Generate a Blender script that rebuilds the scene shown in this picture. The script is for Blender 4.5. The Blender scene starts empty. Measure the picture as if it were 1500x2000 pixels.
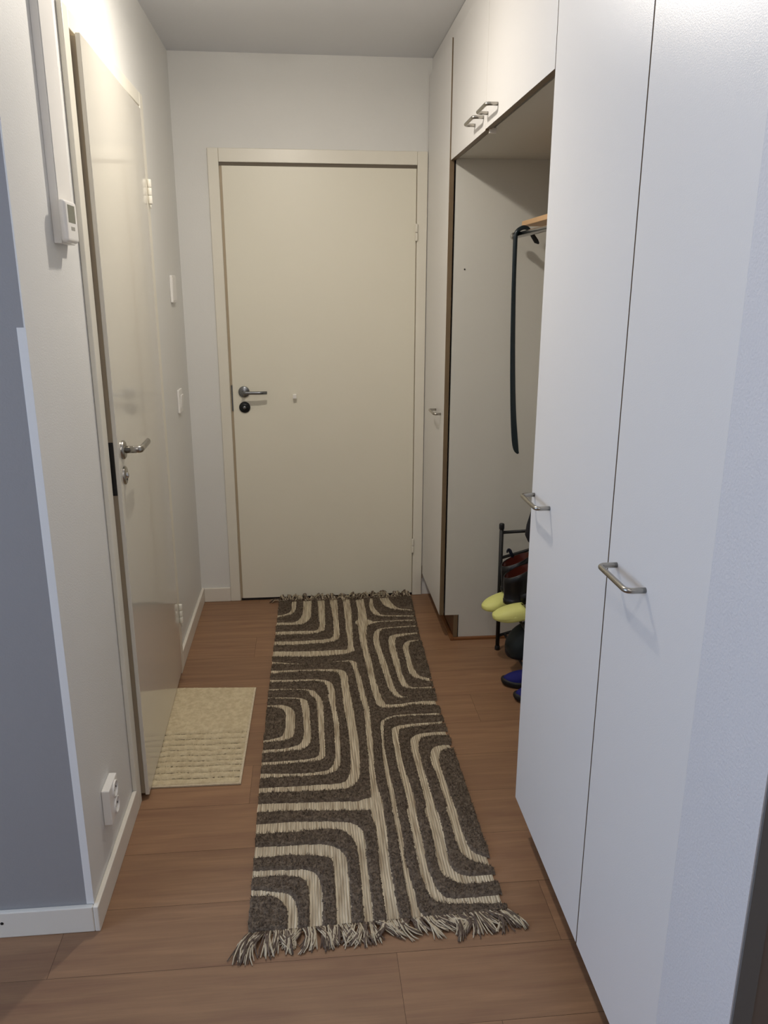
import bpy, bmesh, math, random
import numpy as np
from mathutils import Vector, Matrix

SC = bpy.context.scene
COL = SC.collection
PI = math.pi

# ------------------------------------------------------------------ camera
def make_camera():
    yaw, pitch, roll = 0.0973, -0.2770, 0.0022
    F = Vector((math.sin(yaw) * math.cos(pitch), math.cos(yaw) * math.cos(pitch), math.sin(pitch)))
    R = Vector((math.cos(yaw), -math.sin(yaw), 0))
    U = R.cross(F)
    R2 = R * math.cos(roll) + U * math.sin(roll)
    U2 = U * math.cos(roll) - R * math.sin(roll)
    cd = bpy.data.cameras.new('camera')
    cd.sensor_fit = 'VERTICAL'
    cd.sensor_height = 24.0
    cd.lens = 24.0 * 1542.879 / 2000.0
    cd.clip_start = 0.02
    co = bpy.data.objects.new('camera', cd)
    M = Matrix((R2, U2, -F)).transposed().to_4x4()
    M.translation = Vector((0.5459, -3.7529, 1.5141))
    co.matrix_world = M
    COL.objects.link(co)
    SC.camera = co
make_camera()

# ------------------------------------------------------------------ world, lights, exposure
SC.view_settings.view_transform = 'Standard'
SC.view_settings.look = 'None'
SC.view_settings.exposure = 0.45
SC.view_settings.gamma = 1.0
SC.view_settings.use_curve_mapping = False

w = bpy.data.worlds.new('sky')
SC.world = w
w.use_nodes = True
bg = w.node_tree.nodes['Background']
bg.inputs[0].default_value = (0.62, 0.76, 1.0, 1)
bg.inputs[1].default_value = 0.7

def area(name, loc, size, sizey, energy, color, direction):
    ld = bpy.data.lights.new(name, 'AREA')
    ld.shape = 'RECTANGLE'; ld.size = size; ld.size_y = sizey
    ld.energy = energy; ld.color = color
    o = bpy.data.objects.new(name, ld)
    o.location = loc
    o.rotation_euler = Vector(direction).to_track_quat('-Z', 'Y').to_euler()
    COL.objects.link(o)
    return o

def point(name, loc, energy, color, radius):
    ld = bpy.data.lights.new(name, 'POINT')
    ld.energy = energy; ld.color = color; ld.shadow_soft_size = radius
    o = bpy.data.objects.new(name, ld)
    o.location = loc
    COL.objects.link(o)
    return o

def disk(name, loc, energy, color, size):
    o = area(name, (loc[0], loc[1], loc[2] + 0.02), size, size, energy, color, (0, 0, -1))
    o.data.shape = 'DISK'
    return o

LAMP_A = (0.46, -1.32, 2.345)
LAMP_B = (0.45, -3.40, 2.345)
FILL_C = (0.45, -5.40, 2.345)
area('window_daylight', (-2.57, -3.45, 1.45), 1.7, 1.4, 36, (0.54, 0.71, 1.0), (1, 0, 0))
WARM = (1.0, 0.925, 0.82)
point('hall_lamp_light', LAMP_A, 5.4, WARM, 0.035)
disk('hall_lamp_downlight', LAMP_A, 6.2, WARM, 0.07)
point('room_lamp_light', LAMP_B, 3.2, (1.0, 0.93, 0.86), 0.04)
point('rear_fill_light', FILL_C, 12, (1.0, 0.95, 0.88), 0.06)  # added fill lamp behind the camera, brightens the end wall
disk('room_lamp_downlight', LAMP_B, 1.7, (1.0, 0.93, 0.86), 0.07)

# ------------------------------------------------------------------ materials
MAT = {}
def srgb(h):
    if isinstance(h, str):
        c = [int(h[i:i + 2], 16) / 255 for i in (0, 2, 4)]
    else:
        c = h
    return tuple((x / 12.92 if x <= 0.04045 else ((x + 0.055) / 1.055) ** 2.4) for x in c) + (1,)

def mat(name, col, rough=0.5, metal=0.0, bump=0.0, bscale=60, coat=0.0, var=0.0, vscale=3, spec=0.5, detail=3):
    m = bpy.data.materials.new(name)
    m.use_nodes = True
    nt = m.node_tree; N = nt.nodes; Lk = nt.links
    b = N['Principled BSDF']
    b.inputs['Base Color'].default_value = srgb(col)
    b.inputs['Roughness'].default_value = rough
    b.inputs['Metallic'].default_value = metal
    b.inputs['Coat Weight'].default_value = coat
    b.inputs['Specular IOR Level'].default_value = spec
    tc = N.new('ShaderNodeTexCoord')
    if bump > 0:
        n = N.new('ShaderNodeTexNoise'); n.inputs['Scale'].default_value = bscale
        n.inputs['Detail'].default_value = detail
        Lk.new(tc.outputs['Object'], n.inputs['Vector'])
        bp = N.new('ShaderNodeBump'); bp.inputs['Strength'].default_value = bump
        bp.inputs['Distance'].default_value = 0.002
        Lk.new(n.outputs['Fac'], bp.inputs['Height'])
        Lk.new(bp.outputs['Normal'], b.inputs['Normal'])
    if var > 0:
        n = N.new('ShaderNodeTexNoise'); n.inputs['Scale'].default_value = vscale
        n.inputs['Detail'].default_value = 4
        Lk.new(tc.outputs['Object'], n.inputs['Vector'])
        mx = N.new('ShaderNodeMixRGB'); mx.blend_type = 'MULTIPLY'
        mx.inputs['Fac'].default_value = 1
        mx.inputs['Color1'].default_value = srgb(col)
        mr = N.new('ShaderNodeMapRange')
        mr.inputs['From Min'].default_value = 0.3; mr.inputs['From Max'].default_value = 0.7
        mr.inputs['To Min'].default_value = 1 - var; mr.inputs['To Max'].default_value = 1
        Lk.new(n.outputs['Fac'], mr.inputs['Value'])
        Lk.new(mr.outputs[0], mx.inputs['Color2'])
        Lk.new(mx.outputs[0], b.inputs['Base Color'])
    MAT[name] = m
    return m

mat('wall_paint', 'e5e4e0', 0.55, bump=0.25, bscale=260, var=0.03, vscale=2.5)
mat('wall_plaster', 'd3d2d4', 0.5, bump=0.5, bscale=220, var=0.02, vscale=5)
mat('ceiling_paint', 'e4e6ea', 0.9, bump=0.15, bscale=150, var=0.02)
mat('shaded_grey_paint', '989798', 0.6, bump=0.2, bscale=240)  # assumed grey paint, with shade put in to offset the rear fill
mat('room_wall', 'cfccc6', 0.7)
mat('trim_white', 'e6e0d4', 0.35, var=0.02, vscale=6)
mat('frame_cream', 'e9e4d6', 0.33, bump=0.05, bscale=90, var=0.03, vscale=5)
mat('door_cream', 'e9e4d3', 0.38, bump=0.04, bscale=60, var=0.02, vscale=2)
mat('gloss_door', 'dbd6ca', 0.13, bump=0.02, bscale=14, var=0.02, vscale=2, coat=0.3)
mat('leaf_edge_shade', 'b8a88e', 0.5, var=0.08, vscale=8)  # brown puts the shade of the gap into leaf edge and rebate
mat('laminate_white', 'dddbd9', 0.36, bump=0.10, bscale=420, var=0.012, vscale=2, detail=2)
mat('panel_white', 'd2d0c8', 0.5, bump=0.08, bscale=300, var=0.02)
mat('carcass', 'c9c4ba', 0.5)
mat('mat_backing', '85765c', 0.8)  # darker tan puts shade into the grooves cut through the mat pile
mat('edge_wood', '76634a', 0.5, var=0.15, vscale=14)
mat('plinth_wood', '6d4c33', 0.45, var=0.2, vscale=9)
mat('skirting_wood', '8a5a34', 0.45, var=0.2, vscale=9)
mat('plank_gap', '3a281d', 0.8)
mat('gap_dark', '1c1614', 0.8)
mat('steel', 'a8a49c', 0.27, metal=1.0, bump=0.05, bscale=500)
mat('chrome', 'c8c8c6', 0.12, metal=1.0)
mat('dark_steel', '85878a', 0.26, metal=1.0)
mat('keyhole_dark', '2a2b2d', 0.35, metal=0.6)
mat('black_metal', '0c0d10', 0.55, bump=0.05)
mat('black_plastic', '121419', 0.45)
mat('rebate_shadow', '6a6052', 0.7)
mat('strike_black', '1d1c1a', 0.45)
mat('white_plastic', 'eeebe6', 0.3)
mat('hinge_white', 'eae6da', 0.3)
mat('socket_hole', 'cfcbc4', 0.35)
mat('lcd', '6c6e62', 0.25)
mat('grey_print', 'a3a096', 0.5)
mat('dark_grey_panel', '6a6866', 0.6)
mat('brown_grey_panel', '6e645d', 0.6)
mat('board_wood', 'd9b184', 0.5, bump=0.05, var=0.12, vscale=12)
mat('horn_teal', '16242b', 0.32)
mat('clog_yellow', 'e8e98f', 0.55, bump=0.03, bscale=80, var=0.03, vscale=20)
mat('clog_inside', 'b9b767', 0.7)
mat('boot_black', '0d0e14', 0.28, bump=0.02)
mat('boot_lining', '512018', 0.2, coat=0.5)
mat('boot_tab', '1c2338', 0.8)
mat('teal_shoe', '0f1d22', 0.55, bump=0.2, bscale=200)
mat('blue_fabric', '0c1068', 0.8, bump=0.3, bscale=300)
mat('black_rubber', '0b0b10', 0.6)
mat('bag_fabric', '10131f', 0.75, bump=0.4, bscale=250)
mat('lamp_metal', 'd8d6d2', 0.4)
mat('frame_white', 'e8e8e6', 0.4)
mat('dirt', 'a9a69a', 0.8)

# lamp glass gives off light
m = bpy.data.materials.new('lamp_glass'); m.use_nodes = True
b = m.node_tree.nodes['Principled BSDF']
b.inputs['Base Color'].default_value = (0.9, 0.87, 0.8, 1)
b.inputs['Emission Color'].default_value = (1, 0.85, 0.65, 1)
b.inputs['Emission Strength'].default_value = 6
MAT['lamp_glass'] = m

# window pane
m = bpy.data.materials.new('window_glass'); m.use_nodes = True
b = m.node_tree.nodes['Principled BSDF']
b.inputs['Base Color'].default_value = (1, 1, 1, 1)
b.inputs['Roughness'].default_value = 0.0
b.inputs['Transmission Weight'].default_value = 1.0
b.inputs['IOR'].default_value = 1.02
MAT['window_glass'] = m

# laminate planks: tone from the 'plank' attribute, grain along x
def mat_floor():
    m = bpy.data.materials.new('oak_laminate'); m.use_nodes = True
    nt = m.node_tree; N = nt.nodes; Lk = nt.links
    b = N['Principled BSDF']
    tc = N.new('ShaderNodeTexCoord')
    at = N.new('ShaderNodeAttribute'); at.attribute_name = 'plank'
    mp = N.new('ShaderNodeMapping'); mp.inputs['Scale'].default_value = (1.3, 14, 1)
    addv = N.new('ShaderNodeVectorMath'); addv.operation = 'MULTIPLY_ADD'
    comb = N.new('ShaderNodeCombineXYZ')
    Lk.new(at.outputs['Fac'], comb.inputs[0]); Lk.new(at.outputs['Fac'], comb.inputs[2])
    addv.inputs[1].default_value = (37, 0, 51)
    Lk.new(comb.outputs[0], addv.inputs[0]); Lk.new(tc.outputs['Object'], addv.inputs[2])
    Lk.new(addv.outputs[0], mp.inputs['Vector'])
    n1 = N.new('ShaderNodeTexNoise'); n1.inputs['Scale'].default_value = 2.2; n1.inputs['Detail'].default_value = 6; n1.inputs['Distortion'].default_value = 0.6
    Lk.new(mp.outputs[0], n1.inputs['Vector'])
    mp2 = N.new('ShaderNodeMapping'); mp2.inputs['Scale'].default_value = (3, 90, 1)
    Lk.new(addv.outputs[0], mp2.inputs['Vector'])
    n2 = N.new('ShaderNodeTexNoise'); n2.inputs['Scale'].default_value = 2.5; n2.inputs['Detail'].default_value = 4
    Lk.new(mp2.outputs[0], n2.inputs['Vector'])
    cr = N.new('ShaderNodeValToRGB')
    cr.color_ramp.elements[0].position = 0.28; cr.color_ramp.elements[0].color = srgb('86624a')
    cr.color_ramp.elements[1].position = 0.72; cr.color_ramp.elements[1].color = srgb('9d7859')
    e = cr.color_ramp.elements.new(0.5); e.color = srgb('906d51')
    Lk.new(n1.outputs['Fac'], cr.inputs[0])
    mr = N.new('ShaderNodeMapRange'); mr.inputs['From Min'].default_value = 0.3; mr.inputs['From Max'].default_value = 0.7
    mr.inputs['To Min'].default_value = 0.93; mr.inputs['To Max'].default_value = 1.05
    Lk.new(n2.outputs['Fac'], mr.inputs['Value'])
    mu = N.new('ShaderNodeMixRGB'); mu.blend_type = 'MULTIPLY'; mu.inputs[0].default_value = 1
    Lk.new(cr.outputs[0], mu.inputs[1]); Lk.new(mr.outputs[0], mu.inputs[2])
    mr2 = N.new('ShaderNodeMapRange'); mr2.inputs['To Min'].default_value = 0.88; mr2.inputs['To Max'].default_value = 1.08
    Lk.new(at.outputs['Fac'], mr2.inputs['Value'])
    mu2 = N.new('ShaderNodeMixRGB'); mu2.blend_type = 'MULTIPLY'; mu2.inputs[0].default_value = 1
    Lk.new(mu.outputs[0], mu2.inputs[1]); Lk.new(mr2.outputs[0], mu2.inputs[2])
    Lk.new(mu2.outputs[0], b.inputs['Base Color'])
    b.inputs['Roughness'].default_value = 0.5
    bp = N.new('ShaderNodeBump'); bp.inputs['Strength'].default_value = 0.12; bp.inputs['Distance'].default_value = 0.001
    Lk.new(n2.outputs['Fac'], bp.inputs['Height']); Lk.new(bp.outputs['Normal'], b.inputs['Normal'])
    MAT['oak_laminate'] = m
mat_floor()

# woven rug base: cream cords running lengthwise
def mat_weave():
    m = bpy.data.materials.new('cream_weave'); m.use_nodes = True
    nt = m.node_tree; N = nt.nodes; Lk = nt.links
    b = N['Principled BSDF']; b.inputs['Roughness'].default_value = 0.95
    b.inputs['Specular IOR Level'].default_value = 0.1
    tc = N.new('ShaderNodeTexCoord')
    mp = N.new('ShaderNodeMapping'); mp.inputs['Scale'].default_value = (150, 9, 1)
    Lk.new(tc.outputs['Object'], mp.inputs['Vector'])
    n = N.new('ShaderNodeTexNoise'); n.inputs['Scale'].default_value = 1.0; n.inputs['Detail'].default_value = 3
    Lk.new(mp.outputs[0], n.inputs['Vector'])
    wv = N.new('ShaderNodeTexWave'); wv.wave_type = 'BANDS'; wv.bands_direction = 'X'
    wv.inputs['Scale'].default_value = 42; wv.inputs['Distortion'].default_value = 1.2; wv.inputs['Detail'].default_value = 1
    wv.inputs['Detail Scale'].default_value = 0.6
    Lk.new(tc.outputs['Object'], wv.inputs['Vector'])
    cr = N.new('ShaderNodeValToRGB')
    cr.color_ramp.elements[0].position = 0.30; cr.color_ramp.elements[0].color = srgb('a5937a')
    cr.color_ramp.elements[1].position = 0.62; cr.color_ramp.elements[1].color = srgb('e3d5ba')
    Lk.new(n.outputs['Fac'], cr.inputs[0])
    mr = N.new('ShaderNodeMapRange'); mr.inputs['To Min'].default_value = 0.72; mr.inputs['To Max'].default_value = 1.06
    Lk.new(wv.outputs['Fac'], mr.inputs['Value'])
    mu = N.new('ShaderNodeMixRGB'); mu.blend_type = 'MULTIPLY'; mu.inputs[0].default_value = 1
    Lk.new(cr.outputs[0], mu.inputs[1]); Lk.new(mr.outputs[0], mu.inputs[2])
    Lk.new(mu.outputs[0], b.inputs['Base Color'])
    bp = N.new('ShaderNodeBump'); bp.inputs['Strength'].default_value = 0.6; bp.inputs['Distance'].default_value = 0.003
    Lk.new(wv.outputs['Fac'], bp.inputs['Height']); Lk.new(bp.outputs['Normal'], b.inputs['Normal'])
    MAT['cream_weave'] = m
mat_weave()

def mat_noisecol(name, c0, c1, scale, rough=0.95, bump=0.5, bscale=None):
    m = bpy.data.materials.new(name); m.use_nodes = True
    nt = m.node_tree; N = nt.nodes; Lk = nt.links
    b = N['Principled BSDF']; b.inputs['Roughness'].default_value = rough
    b.inputs['Specular IOR Level'].default_value = 0.15
    tc = N.new('ShaderNodeTexCoord')
    n = N.new('ShaderNodeTexNoise'); n.inputs['Scale'].default_value = scale; n.inputs['Detail'].default_value = 5
    Lk.new(tc.outputs['Object'], n.inputs['Vector'])
    cr = N.new('ShaderNodeValToRGB')
    cr.color_ramp.elements[0].position = 0.35; cr.color_ramp.elements[0].color = srgb(c0)
    cr.color_ramp.elements[1].position = 0.65; cr.color_ramp.elements[1].color = srgb(c1)
    Lk.new(n.outputs['Fac'], cr.inputs[0]); Lk.new(cr.outputs[0], b.inputs['Base Color'])
    n3 = N.new('ShaderNodeTexNoise'); n3.inputs['Scale'].default_value = bscale or scale * 3
    Lk.new(tc.outputs['Object'], n3.inputs['Vector'])
    bp = N.new('ShaderNodeBump'); bp.inputs['Strength'].default_value = bump; bp.inputs['Distance'].default_value = 0.003
    Lk.new(n3.outputs['Fac'], bp.inputs['Height']); Lk.new(bp.outputs['Normal'], b.inputs['Normal'])
    MAT[name] = m
mat_noisecol('brown_pile', '5a4e43', '7d6f60', 120, bump=0.9)
mat_noisecol('tassel_brown', '5d4f45', '75665a', 60)
mat_noisecol('tassel_cream', 'b5a78e', 'cdbfa6', 60)
mat_noisecol('mat_pile', 'c6b594', 'd8c9a8', 60, bump=0.5, bscale=300)
mat_noisecol('mat_border', 'c9baa0', 'd8cab0', 120)

# ------------------------------------------------------------------ helpers
def link(name, me, mats, parent=None, smooth=False, kind=None):
    o = bpy.data.objects.new(name, me)
    COL.objects.link(o)
    for k in (mats if isinstance(mats, (list, tuple)) else [mats]):
        me.materials.append(MAT[k])
    if smooth:
        me.polygons.foreach_set('use_smooth', [True] * len(me.polygons))
    if parent is not None:
        o.parent = parent
    if kind:
        o['kind'] = kind
    return o

def obj(name, bm, mats, parent=None, smooth=False, kind=None):
    me = bpy.data.meshes.new(name)
    bmesh.ops.recalc_face_normals(bm, faces=bm.faces)
    bm.to_mesh(me); bm.free()
    return link(name, me, mats, parent, smooth, kind)

def thing(name, loc, label, cat, group=None, rz=0):
    o = bpy.data.objects.new(name, None)
    o.empty_display_size = 0.05
    COL.objects.link(o)
    o.location = loc; o.rotation_euler = (0, 0, rz)
    tag(o, label, cat, group)
    return o

def tag(o, label, cat, group=None):
    o['label'] = label; o['category'] = cat
    if group: o['group'] = group
    return o

def box(bm, x0, x1, y0, y1, z0, z1, bev=0.0, mi=0, seg=2):
    t = bmesh.new()
    bmesh.ops.create_cube(t, size=1)
    for v in t.verts:
        v.co = Vector(((x0 + x1) / 2 + v.co.x * (x1 - x0), (y0 + y1) / 2 + v.co.y * (y1 - y0), (z0 + z1) / 2 + v.co.z * (z1 - z0)))
    if bev > 0:
        bmesh.ops.bevel(t, geom=t.edges[:], offset=bev, segments=seg, affect='EDGES', profile=0.5)
    for f in t.faces: f.material_index = mi
    merge(bm, t)

def merge(bm, t, M=None):
    vs = [bm.verts.new(M @ v.co if M else v.co) for v in t.verts]
    t.verts.index_update()
    for f in t.faces:
        nf = bm.faces.new([vs[v.index] for v in f.verts])
        nf.material_index = f.material_index; nf.smooth = f.smooth
    t.free()

def tube(bm, pts, r, n=12, mi=0, cap=True, flat=None):
    """sweep a circle (or ellipse via flat=(rx, ry)) along pts; r may be a list"""
    pts = [Vector(p) for p in pts]
    rings = []
    up = None
    for i, p in enumerate(pts):
        a = pts[max(i - 1, 0)]; c = pts[min(i + 1, len(pts) - 1)]
        t = (c - a).normalized()
        if up is None:
            up = Vector((0, 0, 1)) if abs(t.z) < 0.9 else Vector((0, 1, 0))
        s = t.cross(up).normalized(); up = s.cross(t).normalized()
        rr = r[i] if isinstance(r, (list, tuple)) else r
        f = flat[i] if isinstance(flat, list) else (flat or (1, 1))
        rings.append([bm.verts.new(p + s * rr * f[0] * math.cos(2 * PI * k / n) + up * rr * f[1] * math.sin(2 * PI * k / n)) for k in range(n)])
    for a, c in zip(rings, rings[1:]):
        for k in range(n):
            f = bm.faces.new((a[k], a[(k + 1) % n], c[(k + 1) % n], c[k])); f.smooth = True; f.material_index = mi
    if cap:
        for rg in (rings[0], rings[-1]):
            f = bm.faces.new(rg); f.material_index = mi

def lathe(bm, prof, M, n=32, mi=0):
    """profile of (radius, height) about local z, placed by matrix M"""
    rings = []
    for r, h in prof:
        if r < 1e-6:
            rings.append([bm.verts.new(M @ Vector((0, 0, h)))])
        else:
            rings.append([bm.verts.new(M @ Vector((r * math.cos(2 * PI * k / n), r * math.sin(2 * PI * k / n), h))) for k in range(n)])
    for a, c in zip(rings, rings[1:]):
        for k in range(n):
            k2 = (k + 1) % n
            if len(a) == 1 and len(c) == 1: continue
            if len(a) == 1: f = bm.faces.new((a[0], c[k], c[k2]))
            elif len(c) == 1: f = bm.faces.new((a[k], a[k2], c[0]))
            else: f = bm.faces.new((a[k], a[k2], c[k2], c[k]))
            f.material_index = mi; f.smooth = True

def facing(axis, loc):
    """matrix whose local z points along axis"""
    M = Vector(axis).to_track_quat('Z', 'Y').to_matrix().to_4x4()
    M.translation = Vector(loc)
    return M

def arc_path(pts, rad, n=6):
    """polyline with rounded corners"""
    P = [Vector(p) for p in pts]
    out = [P[0]]
    for i in range(1, len(P) - 1):
        a = (P[i - 1] - P[i]).normalized(); c = (P[i + 1] - P[i]).normalized()
        ang = a.angle(c); d = rad / math.tan(ang / 2)
        s = P[i] + a * d; e = P[i] + c * d
        for k in range(n + 1):
            t = k / n
            out.append(s * (1 - t) ** 2 + P[i] * 2 * t * (1 - t) + e * t * t)
    out.append(P[-1])
    return out

def plate(bm, outline, h0, h1, M=None, mi=0):
    """closed xy outline extruded between z=h0 and z=h1"""
    t = bmesh.new()
    lo = [t.verts.new((x, y, h0)) for x, y in outline]
    hi = [t.verts.new((x, y, h1)) for x, y in outline]
    n = len(outline)
    t.faces.new(lo[::-1]); t.faces.new(hi)
    for k in range(n):
        t.faces.new((lo[k], lo[(k + 1) % n], hi[(k + 1) % n], hi[k]))
    for f in t.faces: f.material_index = mi
    merge(bm, t, M)

def wm(o):
    M = o.matrix_basis.copy()
    return (wm(o.parent) @ M) if o.parent else M

def part(name, bm, mats, parent, smooth=False, label=None, kind=None):
    """geometry given in world coordinates, stored relative to its parent"""
    bmesh.ops.transform(bm, matrix=wm(parent).inverted(), verts=bm.verts[:])
    o = obj(name, bm, mats, parent, smooth, kind)
    if label: o['label'] = label
    return o

def struct(name, bm, mats, parent=None):
    return obj(name, bm, mats, None, False, 'structure') if parent is None else part(name, bm, mats, parent)

def sbox(name, mats, *a, **k):
    bm = bmesh.new(); box(bm, *a, **k)
    return struct(name, bm, mats)

H = 2.460
XR = 1.109          # front plane of the wardrobe doors
YC = -2.105         # outer corner of the left wall
Y1, Y2, Y3, Y4, YE = -0.554, -1.852, -2.379, -2.751, -2.941
ZT, ZU, ZB = 2.391, 1.977, 0.118

# ------------------------------------------------------------------ room shell
# floor: planks in rows 0.2 m wide running across the hall, joints staggered
def build_floor():
    rnd = random.Random(4)
    bm = bmesh.new()
    lay = bm.faces.layers.float.new('plank')
    joints = {-0.45: 0.295, -1.05: 1.145, -1.45: 0.34, -2.05: -0.075, -2.25: 0.725, -0.05: 0.62, -0.25: 0.7, -0.65: 0.75,
              -0.85: 0.55, -1.25: 0.6, -1.65: 0.8, -1.85: 0.55}
    g = 0.0004
    x0, x1, y0, y1 = -2.5, 2.9, -6.3, 0.05
    b0 = [bm.verts.new((x, y, -0.0016)) for x, y in ((x0, y0), (x1, y0), (x1, y1), (x0, y1))]
    f = bm.faces.new(b0); f[lay] = 0.0; f.material_index = 1
    b0 = [bm.verts.new((x, y, -0.05)) for x, y in ((x0, y0), (x1, y0), (x1, y1), (x0, y1))]
    f = bm.faces.new(b0[::-1]); f[lay] = 0.0; f.material_index = 1
    k = -1
    while True:
        top = -0.05 - 0.2 * k
        if top <= y0: break
        bot = max(top - 0.2, y0); tp = min(top, y1)
        j = joints.get(round(top, 2), rnd.uniform(0, 1.2))
        j -= 1.2 * math.ceil((j - x0) / 1.2)
        a = j
        while a < x1:
            xa, xb = max(a, x0), min(a + 1.2, x1)
            if xb - xa > 0.01:
                t = rnd.random()
                vs = [bm.verts.new(c) for c in ((xa + g, bot + g, 0), (xb - g, bot + g, 0), (xb - g, tp - g, 0), (xa + g, tp - g, 0))]
                f = bm.faces.new(vs); f[lay] = t
            a += 1.2
        k += 1
    me = bpy.data.meshes.new('floor')
    bm.to_mesh(me); bm.free()
    link('floor', me, ['oak_laminate', 'plank_gap'], kind='structure')
build_floor()

sbox('ceiling', 'ceiling_paint', -2.6, 3.0, -6.4, 0.15, H, H + 0.1)
sbox('wall_back', 'wall_paint', -0.15, 1.86, 0.0, 0.15, 0, H)
# left wall with the opening of the side door
bm = bmesh.new()
box(bm, -0.12, 0.0, -0.765, 0.0, 0, H)
box(bm, -0.12, 0.0, YC + 0.12, -1.615, 0, H)
box(bm, -0.003, 0.0, YC, YC + 0.12, 0, H)
box(bm, -0.12, 0.0, -1.615, -0.765, 2.105, H)
box(bm, -0.16, -0.12, YC + 0.13, 0, 0, H)
struct('wall_left', bm, 'wall_paint')
sbox('wall_front', 'shaded_grey_paint', -2.6, -0.003, YC, YC + 0.12, 0, H)
# plastered end of the wall beside the wardrobes, then the back and side of the niche
sbox('wall_right', 'wall_plaster', XR, 1.86, YE, Y4 - 0.0002, 0, H)
sbox('wall_niche', 'panel_white', 1.74, 1.86, Y4, 0.0, 0, H)
# the room the photographer stands in
bm = bmesh.new()
box(bm, -2.72, -2.6, -6.4, -4.3, 0, H); box(bm, -2.72, -2.6, -2.6, YC + 0.12, 0, H)
box(bm, -2.72, -2.6, -4.3, -2.6, 0, 0.75); box(bm, -2.72, -2.6, -4.3, -2.6, 2.15, H)
struct('wall_room_left', bm, 'room_wall')
sbox('wall_room_rear', 'room_wall', -2.72, 3.0, -6.5, -6.4, 0, H)
sbox('wall_room_right', 'room_wall', 2.9, 3.0, -6.4, YE, 0, H)
sbox('wall_room_far', 'room_wall', 1.86, 3.0, YE, YE + 0.1, 0, H)
bm = bmesh.new()
for a in ((-4.3, -4.24), (-3.48, -3.42), (-2.66, -2.6)): box(bm, -2.70, -2.63, a[0], a[1], 0.75, 2.15, 0.004)
for z in ((0.75, 0.81), (2.09, 2.15)): box(bm, -2.70, -2.63, -4.24, -2.66, z[0], z[1], 0.004)
wf = struct('window_1', bm, 'frame_white')
bm = bmesh.new(); box(bm, -2.668, -2.662, -4.24, -3.48, 0.81, 2.09); box(bm, -2.668, -2.662, -3.42, -2.66, 0.81, 2.09)
part('pane', bm, 'window_glass', wf)

# dark facing on the end of the right wall
sbox('trim_wall_end', 'dark_grey_panel', XR + 0.002, XR + 0.030, YE - 0.004, YE - 0.0005, 0, H)
sbox('trim_wall_end_inner', 'brown_grey_panel', XR + 0.030, 1.86, YE - 0.003, YE - 0.0005, 0, H)
# filler strip above the wardrobe doors
sbox('trim_wardrobe_top', 'laminate_white', XR + 0.009, XR + 0.022, Y4, -0.001, ZT + 0.003, H - 0.002)
sbox('trim_shadow_line', 'gap_dark', XR + 0.010, XR + 0.023, Y4, -0.001, H - 0.002, H - 0.0002)

# baseboards
HB, TB = 0.072, 0.013
def baseboard(name, *a):
    return sbox(name, 'trim_white', *a, bev=0.0025)
baseboard('baseboard_left_far', 0.0002, TB, -0.7195, -0.0002, 0.0002, HB)
baseboard('baseboard_left_near', 0.0002, TB, YC - TB, -1.6565, 0.0002, HB)
baseboard('baseboard_back', TB + 0.0002, 0.1425, -TB, -0.0002, 0.0002, HB)
bb = baseboard('baseboard_front', -2.59, 0.0, YC - TB, YC - 0.0002, 0.0002, HB)
bm = bmesh.new(); lathe(bm, [(0, 0.0006), (0.004, 0.0006), (0.004, -0.002)], facing((0, -1, 0), (-0.214, YC - TB, 0.043)), 12)
part('nail_hole', bm, 'gap_dark', bb)

# white corner guard on the lower part of the outer corner
bm = bmesh.new()
box(bm, -0.0165, 0.0012, YC - 0.0016, YC - 0.0002, HB + 0.0005, 1.437, 0.0004)
struct('trim_corner_guard', bm, 'frame_white')

# ------------------------------------------------------------------ entry door
def lever_handle(parent, base, out, along, metal, dark, curve=0.0, key_drop=0.068, roseR=0.026, key_label=None, length=0.105, thick=0.009):
    """round rose, neck and lever; separate key rose below"""
    B = Vector(base); O = Vector(out); A = Vector(along)
    bm = bmesh.new()
    lathe(bm, [(0, 0.009), (roseR - 0.003, 0.009), (roseR, 0.006), (roseR, 0.0)], facing(O, B))
    rose = part('handle_rose', bm, metal, parent)
    bm = bmesh.new()
    N = B + O * 0.052
    pts = arc_path([B + O * 0.006, N, N + A * (length * 0.68), N + A * length - O * curve], 0.014, 6)
    tube(bm, pts, thick, 14, flat=(1, 1))
    part('lever', bm, metal, rose)
    K = B - Vector((0, 0, key_drop))
    bm = bmesh.new()
    lathe(bm, [(0, 0.007), (0.009, 0.007), (0.0095, 0.010), (0.012, 0.010), (0.0125, 0.008), (roseR - 0.004, 0.008), (roseR, 0.005), (roseR, 0.0)], facing(O, K))
    kr = part('key_rose', bm, dark, parent)
    bm = bmesh.new()
    lathe(bm, [(0, 0.016), (0.0065, 0.016), (0.0085, 0.013), (0.0085, 0.006)], facing(O, K), 20)
    part('lock_cylinder', bm, metal, kr)

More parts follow.
